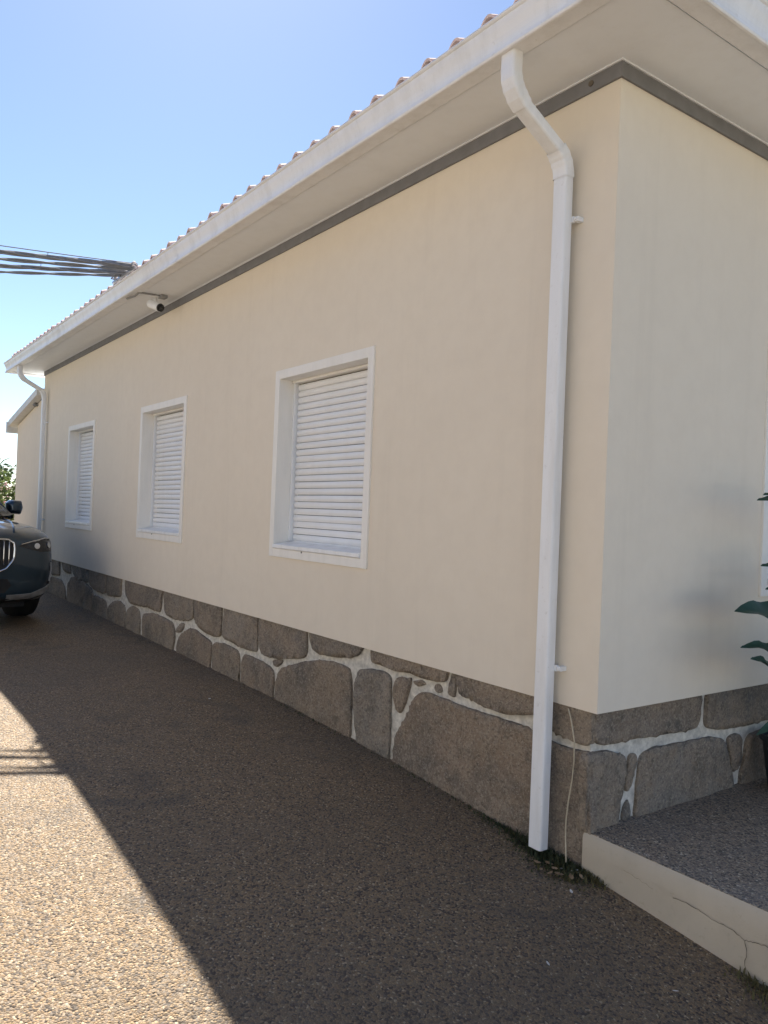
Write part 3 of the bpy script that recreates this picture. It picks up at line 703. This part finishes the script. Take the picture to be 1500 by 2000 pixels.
def patch(name, outline, mat, off, parent=car, thick=.012):
    """outline in (y,z) laid on the nose, thickness outwards"""
    m = MB(); c = Vector((sum(q[0] for q in outline)/len(outline), sum(q[1] for q in outline)/len(outline)))
    def ring(k, o): return [tuple(nose(c.x+(q[0]-c.x)*k, c.y+(q[1]-c.y)*k, o)) for q in outline]
    m.rings([ring(1, -.02), ring(1, off)]+[ring(k, off) for k in (.75, .5, .25, .04)]); n = len(outline)
    m.f.append(tuple(range(len(m.v)-n, len(m.v)))); return m.build(name, mat, parent)
def resamp(p, st=.04):
    out = []
    for i in range(len(p)):
        a, b = Vector(p[i]), Vector(p[(i+1) % len(p)]); n = max(1, int((b-a).length/st))
        for j in range(n): out.append(tuple(a+(b-a)*j/n))
    return out
for s in (1, -1):
    kd = [(.035, .585), (.30, .575), (.36, .60), (.425, .68), (.44, .80), (.425, .855), (.37, .885), (.20, .895), (.05, .89), (.03, .80)]
    kd = [(s*y, z) for y, z in kd]
    gr = patch('grille', resamp(kd), M['dark'], .006)
    m = MB(); pts = [tuple(nose(y, z, .012)) for y, z in resamp(kd)]; m.tube(pts+[pts[0], pts[1]], .013, 8, False); m.build('grille_surround', M['chrome'], gr, smooth=True)
    for i in range(7):
        y = s*(.085+.05*i); m = MB(); z0_, z1_ = (.60 if i < 5 else .64), .875
        m.tube([nose(y, z_, .010) for z_ in (z0_, .70, .80, z1_)], .006, 6); m.build('grille_bar', M['chrome'], gr, smooth=True)
    hl = [(s*y, z) for y, z in resamp([(.47, .825), (.60, .79), (.70, .765), (.84, .765), (.90, .80), (.925, .86), (.86, .895), (.74, .895), (.60, .865)])]
    h = patch('headlight', hl, M['glass'], .006)
    for y, z in ((.66, .825), (.80, .83)):
        m = MB(); y *= s; m.tube([nose(y, z, .0), nose(y, z, .012)], .030, 14); m.build('lamp', M['chrome'], h)
    m = MB(); m.tube([nose(s*y, z, .010) for y, z in ((.50, .842), (.56, .857), (.62, .87), (.69, .883), (.76, .895), (.82, .895), (.88, .89))], .007, 6); m.build('light_strip', M['chrome'], h)
    sk = [(s*y, z) for y, z in resamp([(.38, .335), (.62, .345), (.84, .42), (.87, .40), (.84, .35), (.62, .295), (.38, .285)])]
    patch('bumper_trim', sk, M['steel'], .010)
    iv = [(s*y, z) for y, z in resamp([(.80, .42), (.875, .45), (.885, .60), (.85, .66), (.83, .64), (.84, .47)])]
    patch('side_intake', iv, M['dark'], .006)
    m = MB(); pts = [nose(s*y, z, .010) for y, z in ((.82, .46), (.835, .52), (.84, .58), (.83, .65))]; m.tube(pts, .009, 6); m.build('intake_blade', M['grey'], car)
    # door mirror
    cx, cy, cz = -1.72, s*1.0, 1.20; m = MB()
    m.rings([[(cx+dx, cy+s*dy*k, cz+dz*k) for dy, dz in ((-.09, -.075), (.07, -.085), (.095, .0), (.075, .085), (-.05, .09), (-.095, .05))] for dx, k in ((-.07, .98), (.0, 1.0), (.05, .86), (.075, .55))], True, True)
    mi = m.build('door_mirror', M['paint'], car, smooth=True, bevel=.014)
    m = MB(); m.tube([(cx, s*.84, 1.10), (cx, s*.95, 1.14)], .03, 8); m.build('mirror_arm', M['dark'], mi)
patch('lower_intake', resamp([(-.36, .36), (.36, .36), (.42, .43), (.38, .50), (-.38, .50), (-.42, .43)]), M['dark'], .005)
patch('valance', resamp([(-.60, .25), (.60, .25), (.66, .285), (.36, .30), (-.36, .30), (-.66, .285)]), M['dark'], .008)
patch('number_plate', resamp([(-.21, .47), (.21, .47), (.21, .55), (-.21, .55)], .1), M['white'], .012)
mb = MB(); mb.box(-4.3, -.2, -.62, .62, .19, .30); mb.build('underbody', M['dark'], car)
for x, y in WH:
    s = 1 if y > 0 else -1
    m = MB(); rg = []
    for yy_, r in ((-.125, .24), (-.125, .33), (-.11, .36), (-.06, .372), (.06, .372), (.11, .36), (.125, .33), (.125, .24)):
        rg.append([(x+r*math.cos(a_), y+s*yy_, .372+r*math.sin(a_)) for a_ in [6.28318*j/32 for j in range(32)]])
    m.rings(rg); wh = m.build('wheel', M['tyre'], car, smooth=True)
    m = MB(); m.tube([(x, y+s*.02, .372), (x, y+s*.06, .372)], .245, 28); m.build('rim', M['steel'], wh)
    for i in range(5):
        a_ = i*6.28318/5; m = MB(); m.tube([(x+.05*math.cos(a_), y+s*.10, .372+.05*math.sin(a_)), (x+.24*math.cos(a_), y+s*.085, .372+.24*math.sin(a_))], [.035, .022], 8); m.build('spoke', M['steel'], wh)
for s in (1, -1):                       # bonnet crease
    m = MB(); pts = []
    for x_, y_ in ((-.10, .46), (-.3, .52), (-.6, .60), (-.9, .66), (-1.2, .70)):
        hit = BV.ray_cast(Vector((x_, s*y_, 2)), Vector((0, 0, -1)))[0]; pts.append(hit+Vector((0, 0, -.004)))
    m.tube(pts, .014, 8); m.build('bonnet_crease', M['paint'], car, smooth=True)

# ================================================================== security camera and its conduit
sc = empty('security_camera', (-4.97, -.21, ZS)); tag(sc, 'white bullet security camera with dark lens hanging under the eaves', 'security camera')
m = MB(); m.tube([(0, 0, 0), (0, 0, -.022)], .042, 18); m.build('base', M['white'], sc)
m = MB(); m.tube([(0, 0, -.02), (0, 0, -.06), (.012, 0, -.085)], .013, 10); m.build('arm', M['white'], sc, smooth=True)
m = MB(); ax = Vector((.80, .22, -.32)).normalized(); c0 = Vector((.01, 0, -.10)); m.tube([c0-ax*.095, c0-ax*.088, c0+ax*.065, c0+ax*.07], [.032, .041, .041, .037], 18); m.build('housing', M['white'], sc, smooth=False)
m = MB(); m.tube([c0+ax*.066, c0+ax*.084], [.038, .035], 18); m.build('lens_ring', M['dark'], sc)
m = MB(); m.tube([c0+ax*.08, c0+ax*.087], .019, 14); m.build('lens', M['glass'], sc)
m = MB(); m.tube([(-4.955, -.372, ZS-.012), (-4.95, -.33, ZS-.010), (-4.94, -.25, ZS-.009), (-4.925, -.17, ZS-.008)], .008, 8)
cc = m.build('conduit', M['grey'], smooth=True); tag(cc, 'grey cable conduit on the soffit beside the security camera', 'conduit')
m = MB(); m.box(-4.965, -4.885, -.19, -.13, ZS-.03, ZS-.001); m.build('junction_box', M['grey'], cc, bevel=.004)
m = MB(); m.tube([(-4.955, -.372, ZS-.012), (-5.05, -.378, 3.362), (-5.2, -.40, 3.364)], .009, 8); m.build('conduit_run', M['grey'], cc, smooth=True)

# ================================================================== overhead cables
pole = empty('utility_pole', (-11.5, -14.5, .1)); tag(pole, 'concrete utility pole that carries the overhead cables', 'pole')
m = MB(); m.tube([(0, 0, -.4), (0, 0, 7.2)], [.16, .10], 12); m.build('shaft', M['concrete'], pole, smooth=True)
m = MB(); m.box(-.6, .6, -.05, .05, 5.85, 5.95); m.build('crossarm', M['steel'], pole)
def sagged(a, b, sag, n=60, d0=0, tw=0, turns=0, ph=0):
    a = Vector(a); b = Vector(b); out = []
    hd = (b-a); side = Vector((-hd.y, hd.x, 0)).normalized()
    for i in range(n+1):
        t = (i/n)**1.5; p = a.lerp(b, t)-Vector((0, 0, sag*4*t*(1-t)))
        an = ph+turns*6.28318*t; out.append(p+side*tw*math.cos(an)+Vector((0, 0, tw*math.sin(an)+d0)))
    return out
def bundle(a, b, sag, label, n_core, rad, tw, turns, thin=None, grp='overhead cables'):
    o = empty('overhead_cable', a); tag(o, label, 'cable'); A = Vector(a); ctr = sagged(a, b, sag)
    for k in range(n_core):
        m = MB(); m.tube([p-A for p in sagged(a, b, sag, 150, 0, tw, turns, 6.28*k/n_core)], rad, 6); m.build('strand', M['cable'], o, smooth=True)
    if thin:
        up = sagged(Vector(a)+Vector((0, 0, .02)), Vector(b)+Vector((0, 0, thin)), sag*.85)
        m = MB(); m.tube([p-A for p in up], .0045, 6); m.build('messenger_wire', M['cable'], o, smooth=True)
        for i in range(4, 56, 4):
            m = MB(); m.tube([ctr[i]-A, up[i]-A], .003, 5); m.build('hanger', M['cable'], o)
    return o
# upper and lower bundle leave the eaves bracket and run to the pole
bundle((-4.84, -.43, 3.575), (-10.9, -14.5, 6.05), 0.66, 'thick upper bundle of dark cables leaving the gutter edge', 4, .010, .012, 15, .10)
bundle((-4.90, -.44, 3.560), (-11.1, -14.5, 5.80), 0.70, 'second dark cable bundle just under the upper one', 2, .010, .009, 20)
bundle((-5.06, -.43, 3.570), (-11.8, -14.5, 5.55), 0.70, 'thick lower bundle of dark cables from the roof edge', 3, .010, .011, 16, .12)
bundle((-5.16, -.43, 3.565), (-12.0, -14.5, 5.35), 0.74, 'lowest thin pair of twisted cables over the drive', 2, .009, .007, 22)
br = empty('cable_bracket', (-5.1, -.46, 3.54)); tag(br, 'steel cable bracket with pale insulators fixed on the gutter edge', 'bracket')
m = MB(); m.box(-.34, .30, -.012, .012, .0, .02); m.build('rail', M['steel'], br)
for x in (-.28, -.14, 0, .13, .25):
    m = MB(); m.tube([(x, 0, .02), (x, 0, .035), (x, 0, .045), (x, 0, .06), (x, 0, .072)], [.012, .024, .014, .022, .010], 10); m.build('insulator', M['petal'] if x not in (0,) else M['litter'], br, smooth=True)
m = MB(); m.tube([(-.3, .02, .03), (-.2, -.05, .055), (-.08, -.03, .015), (.05, -.06, .06), (.2, .0, .03)], .007, 6); m.build('jumper_wire', M['cable'], br, smooth=True)
m = MB(); m.tube([(-.25, -.02, .02), (-.10, -.09, -.02), (.04, -.05, .05), (.22, -.02, .0)], .006, 6); m.build('jumper_wire', M['cable'], br, smooth=True)

# thin cream cable hanging at the plinth corner
m = MB(); y0 = .003
P_ = [(-.150, -.004, .655), (-.137, -.006, .63), (-.118, -.010, .58), (-.106, -.008, .52), (-.106, -.006, .44), (-.112, -.006, .36), (-.126, -.008, .27), (-.134, -.010, .18), (-.130, -.014, .11), (-.118, -.022, .06), (-.100, -.04, .02)]
m.tube(P_, .0032, 6); tag(m.build('thin_cable', M['cream'], smooth=True), 'thin cream cable hanging down the stone plinth corner', 'cable')

# ================================================================== strelitzia in a dark pot by the front wall
PC = Vector((.155, 1.34, TZ))
pt = empty('plant_pot', PC); tag(pt, 'dark round plant pot on the terrace under the broad leaves', 'pot')
m = MB(); rg = []
for r, z in ((.105, 0), (.115, .015), (.145, .24), (.16, .245), (.16, .275), (.148, .275), (.14, .23), (.01, .23)):
    rg.append([(r*math.cos(a_), r*math.sin(a_), z) for a_ in [6.28318*j/32 for j in range(32)]])
m.rings(rg); m.build('bowl', M['pot'], pt, smooth=False)
m = MB(); m.poly([(.141*math.cos(6.28318*j/24), .141*math.sin(6.28318*j/24), .245) for j in range(24)]); m.build('potting_soil', M['soil'], pt)
sp = empty('strelitzia_plant', PC); tag(sp, 'broad leaved dark green plant leaning in at the right edge', 'plant')
def big_leaf(tip, base, width, sag, up=Vector((.55, -.25, .8)), fold=.25):
    """blade from base to tip (points relative to the pot) with midrib, two folded halves"""
    b = Vector(base); t = Vector(tip); ax = t-b; L = ax.length; ax.normalize(); side = ax.cross(up).normalized(); nrm = side.cross(ax)
    m = MB(); n = 14; rows = []
    for i in range(n+1):
        s = i/n; w = width*(math.sin(math.pi*min(1, s*.94+.04))**.75)*(1-.35*s); w = max(w, .002) if i < n else .001
        c = b+ax*L*s+nrm*(sag*math.sin(math.pi*s)-sag*.5*s*s)
        wv = .012*math.sin(s*17)
        rows.append([c+side*w*k+nrm*(abs(k)*w*fold+wv*abs(k)) for k in (-1, -.55, 0, .55, 1)])
    m.rings([[tuple(p) for p in r] for r in rows], False)
    m.rings([[tuple(p-nrm*.0025) for p in r] for r in rows], False)
    lf = m.build('leaf', M['stre'], sp, smooth=True, fix=False)
    m = MB(); root = Vector((random.uniform(-.05, .05), random.uniform(-.05, .05), .24)); mid = (root+b)/2+Vector((0, 0, .12))
    m.tube(arc3(root, mid, b, 8)+[tuple(b+ax*L*.5+nrm*(sag-.5*sag*.25-.003))], [.013]*5+[.011]*3+[.009, .003], 7); m.build('stalk', M['stalk'], lf, smooth=True)
def arc3(a, b, c, n): return [tuple(a*(1-t)**2+b*2*t*(1-t)+c*t*t) for t in [i/n for i in range(n+1)]]
def rel(x, y, z): return tuple(Vector((x, y, z))-PC)
big_leaf(rel(.30, .526, 1.126), rel(.36, 1.02, .99), .095, .03)
big_leaf(rel(.30, .577, .965), rel(.36, 1.05, .86), .05, .02)
big_leaf(rel(.32, .60, .905), rel(.38, 1.06, .80), .05, -.02)
big_leaf(rel(.34, .67, .60), rel(.36, 1.1, .60), .05, .06)
big_leaf(rel(.30, .688, 1.612), rel(.42, 1.1, 1.45), .06, .05)
big_leaf(rel(.31, .70, 1.63), rel(.5, 1.15, 1.50), .04, .03)
big_leaf(rel(.30, .730, 1.321), rel(.46, 1.18, 1.16), .06, .04)
big_leaf(rel(.32, .735, 1.22), rel(.55, 1.2, 1.06), .06, .04)
for i in range(6):
    an = R(-12+i*18); l = random.uniform(.5, .75)
    big_leaf((math.cos(an)*l+.1, math.sin(an)*l+.25, random.uniform(.7, 1.25)), (math.cos(an)*.15+.05, math.sin(an)*.15+.08, random.uniform(.45, .75)), .09, .06)

# ================================================================== weeds, moss, fallen leaves, petals
def tufts(name, label, spots, n, hmin, hmax, mats):
    m = MB()
    for i in range(n):
        cx, cy, sx, sy = random.choice(spots); x = random.gauss(cx, sx); y = random.gauss(cy, sy)
        if y > -.004: y = -.006-abs(random.gauss(0, .02))
        h = random.uniform(hmin, hmax); an = random.uniform(0, 6.283); w = random.uniform(.0015, .0045); ln = random.uniform(.2, .8)*h
        d = Vector((math.cos(an), math.sin(an), 0)); s = Vector((-d.y, d.x, 0))*w; b = Vector((x, y, gs(x)-.004))
        p1 = b+d*ln*.4+Vector((0, 0, h*.65)); p2 = b+d*ln+Vector((0, 0, h*.85))
        if p2.y > -.003: p2.y = -.003
        if p1.y > -.003: p1.y = -.003
        m.poly([b-s, b+s, p1+s*.8, p1-s*.8]); m.poly([p1-s*.8, p1+s*.8, p2])
    return tag(m.build(name, mats, fix=False), label, None, kind='stuff')
tufts('weeds', 'dark green weeds round the foot of the downpipe', [(-.20, -.03, .07, .04), (-.13, -.04, .06, .04), (-.33, -.04, .09, .03), (-.07, -.03, .04, .03), (-.22, -.07, .06, .02)], 1000, .006, .045, M['weed'])
tufts('moss', 'low dull moss spreading over the drive at the foot of the downpipe', [(-.22, -.05, .12, .05), (-.12, -.08, .10, .05), (-.45, -.02, .15, .02)], 2200, .003, .014, M['weed'])
tufts('dry_weeds', 'yellowish weeds along the foot of the cream terrace edge', [(-.03, -.02, .03, .015), (.03, -.015, .03, .01), (-.10, -.09, .06, .04), (-.02, -.08, .05, .03)], 420, .008, .035, M['weed2'])
tufts('verge_weeds', 'straggly weeds at the bottom right corner', [(.80, -.05, .06, .03), (.74, -.03, .05, .02), (.92, -.08, .08, .05)], 420, .008, .04, M['weed2'])
tufts('wall_weeds', 'sparse moss and weeds where wall meets drive', [(-.55, .0, .1, .006), (-1.2, .0, .3, .006), (-2.4, .0, .4, .006)], 260, .006, .022, M['weed'])
def leaf_bit(name, x, y, s, mat, label, cat, grp, lift=.014):
    m = MB(); n = 5; an = random.uniform(0, 6.28); cu = random.uniform(.15, .45)
    L0, L1 = [], []
    for i in range(n+1):
        t = i/n*2-1; w = .45*(1-t*t)**.7+.02; L0.append((t*s, -w*s, cu*s*(w*w+.4*t*t))); L1.append((t*s, w*s, cu*s*(w*w*1.3+.3*t*t)))
    C0 = [(p[0], 0, cu*s*.3*(p[0]/s)**2) for p in L0]
    m.rings([L0, C0, L1], False); o = m.build(name, mat, smooth=True)
    o.location = (x, y, gs(x)+lift); o.rotation_euler = (random.uniform(-.3, .3), random.uniform(-.3, .3), an)
    return tag(o, label, cat, grp)
for x, y, s in ((-.098, -.112, .012), (-.058, -.132, .016), (-.02, -.10, .014), (-.14, -.10, .013), (-.08, -.16, .015), (.0, -.06, .011), (-.17, -.14, .012), (-.12, -.17, .010)):
    leaf_bit('dry_leaf', x, y, s*1.5, M['litter'], 'small dry brown leaf fallen near the foot of the downpipe', 'leaf', 'dry leaves by the downpipe')
for x, y, s in ((-.085, -.085, .008), (-.045, -.035, .009), (-.050, -.06, .008), (-.03, -.045, .007)):
    leaf_bit('white_petal', x, y, s, M['petal'], 'tiny white petal among the dry leaves below the corner', 'petal', 'petals below the corner')
leaf_bit('white_petal', .056, -.187, .012, M['petal'], 'white petal lying alone on the drive beside the terrace edge', 'petal', None)
leaf_bit('white_petal', .318, -.608, .010, M['petal'], 'white petal out on the shaded drive, nearest the camera', 'petal', None)
leaf_bit('white_petal', .614, -.324, .012, M['petal'], 'white petal on the drive near the bottom right weeds', 'petal', None)
leaf_bit('white_petal', -2.95, -.42, .016, M['petal'], 'white petal on the shaded drive under the nearest window', 'petal', None)

# ================================================================== trees beyond the lean-to
def crown(m, c, rad, n, size, flat=.0):
    c = Vector(c)
    cl = [(Vector((random.gauss(0, 1), random.gauss(0, 1), random.gauss(0, .8))).normalized()*random.uniform(.35, 1)**.5) for _ in range(max(10, n//45))]
    for i in range(n):
        k = random.choice(cl); p = c+Vector((k.x*rad[0], k.y*rad[1], k.z*rad[2]))+Vector((random.gauss(0, .11)*rad[0], random.gauss(0, .11)*rad[1], random.gauss(0, .11)*rad[2]))
        d = Vector((random.gauss(0, 1), random.gauss(0, 1), random.gauss(0, .6))).normalized(); e = d.cross(Vector((random.gauss(0, 1), random.gauss(0, 1), random.gauss(0, 1)))).normalized()
        s = size*random.uniform(.6, 1.3); m.poly([p-d*s, p+e*s*.42, p+d*s, p-e*s*.42])
def tree(name, label, cat, base, h, cc_, rad, n, size, mat, flowers=None):
    o = empty(name, base); tag(o, label, cat)
    m = MB(); m.tube([(0, 0, -.1), (.05, .02, h*.3), (-.03, .05, h*.6), (.04, 0, h*.85)], [.11, .09, .07, .03], 9); tr = m.build('trunk', M['bark'], o, smooth=True)
    for i in range(6):
        an = i*1.05+.3; m = MB(); m.tube([(0, .03, h*(.35+.07*i)), (math.cos(an)*rad[0]*.4, math.sin(an)*rad[1]*.4, h*(.55+.06*i)), (math.cos(an)*rad[0]*.8, math.sin(an)*rad[1]*.8, h*(.65+.06*i))], [.05, .03, .01], 6); m.build('limb', M['bark'], tr, smooth=True)
    m = MB(); crown(m, cc_, rad, n, size); m.build('crown', mat, o, fix=False)
    if flowers:
        m = MB(); crown(m, cc_, (rad[0]*1.05, rad[1]*1.05, rad[2]*1.02), flowers, size*.55); tag(m.build('blossom', M['pink'], o, fix=False), kind='stuff')
    return o
tree('leafy_tree', 'dark green leafy tree behind the lean-to at the left edge', 'tree', (-20., .1, .2), 2.4, (0, 0, 1.95), (1.15, 1.1, .72), 5200, .075, M['foliage'])
tree('flowering_shrub', 'pink flowering shrub behind the car at the left edge', 'shrub', (-15.6, .35, .2), 1.5, (0, 0, 1.28), (.75, .5, .58), 3000, .05, M['foliage2'], 700)
tree('young_tree', 'taller pale green tree left of the dark tree', 'tree', (-25., -3.2, .2), 4.0, (0, 0, 3.0), (1.9, 1.7, 1.3), 5200, .10, M['foliage2'])
pm = empty('palm_sapling', (-17.6, .62, .2)); tag(pm, 'thin upright spiky leaf showing beside the lean-to edge', 'plant')
m = MB(); m.tube([(0, 0, -.1), (.0, .02, 2.0)], [.05, .03], 8); m.build('trunk', M['bark'], pm, smooth=True)
for i in range(9):
    an = i*.7; d = Vector((math.cos(an), math.sin(an), 0)); e = Vector((-d.y, d.x, 0))*.02; m = MB()
    p = [Vector((0, 0, 1.98))+d*t*.55+Vector((0, 0, .75*t-.55*t*t)) for t in (0, .33, .66, 1)]
    m.rings([[tuple(q-e*w), tuple(q), tuple(q+e*w)] for q, w in zip(p, (.5, 1, .8, .05))], False); m.build('frond', M['foliage'], pm, fix=False)

# ================================================================== unseen house, added beside and behind the viewpoint to bounce light onto the walls
nb = empty('bounce_house', (-4, -7.6, -.2)); tag(nb, 'white two storey house added out of view across the drive to bounce light', 'house')
NH = [(u, u+1.2, z, z+1.3) for u in (-8.2, -4.6, -1.0, 2.6, 6.2) for z in (1.2, 3.9)]
m = MB(); face_with_holes(m, [-10, 10], NH, -.2, 5.9, lambda u, z: (u, 0, z))
for a_, b_ in (((-10, 0), (-10, -8)), ((-10, -8), (10, -8)), ((10, -8), (10, 0))): m.quad((*a_, -.2), (*b_, -.2), (*b_, 5.9), (*a_, 5.9))
m.build('wall', M['bounce_pale'], nb)
m = MB(); m.rings([[(x_, -8.5, 5.9), (x_, .5, 5.9), (x_, .5, 6.0), (x_, -4, 7.6), (x_, -8.5, 6.0)] for x_ in (-10.4, 10.4)], True, True); m.build('roof', M['tile'], nb)
for a_, b_, c_, d_ in NH:
    m = MB(); m.box(a_, b_, -.14, -.12, c_, d_); wi = m.build('window', M['shutter'], nb)
    m = MB(); m.box(a_-.06, b_+.06, -.1, .06, c_-.06, c_); m.build('sill', M['trim'], wi)

# low wall added unseen behind the viewpoint, bounces sunlight onto the front wall
bw = empty('bounce_wall', (9.6, 1, -.1)); tag(bw, 'low white wall added out of view on the street side to bounce light', 'wall')
m = MB(); m.box(-.1, .1, -9, 12, -.5, 1.1); m.build('panel', M['bounce_pale'], bw)
m = MB(); m.box(-.15, .15, -9.02, 12.02, 1.101, 1.16); m.build('coping', M['concrete'], bw, bevel=.008)
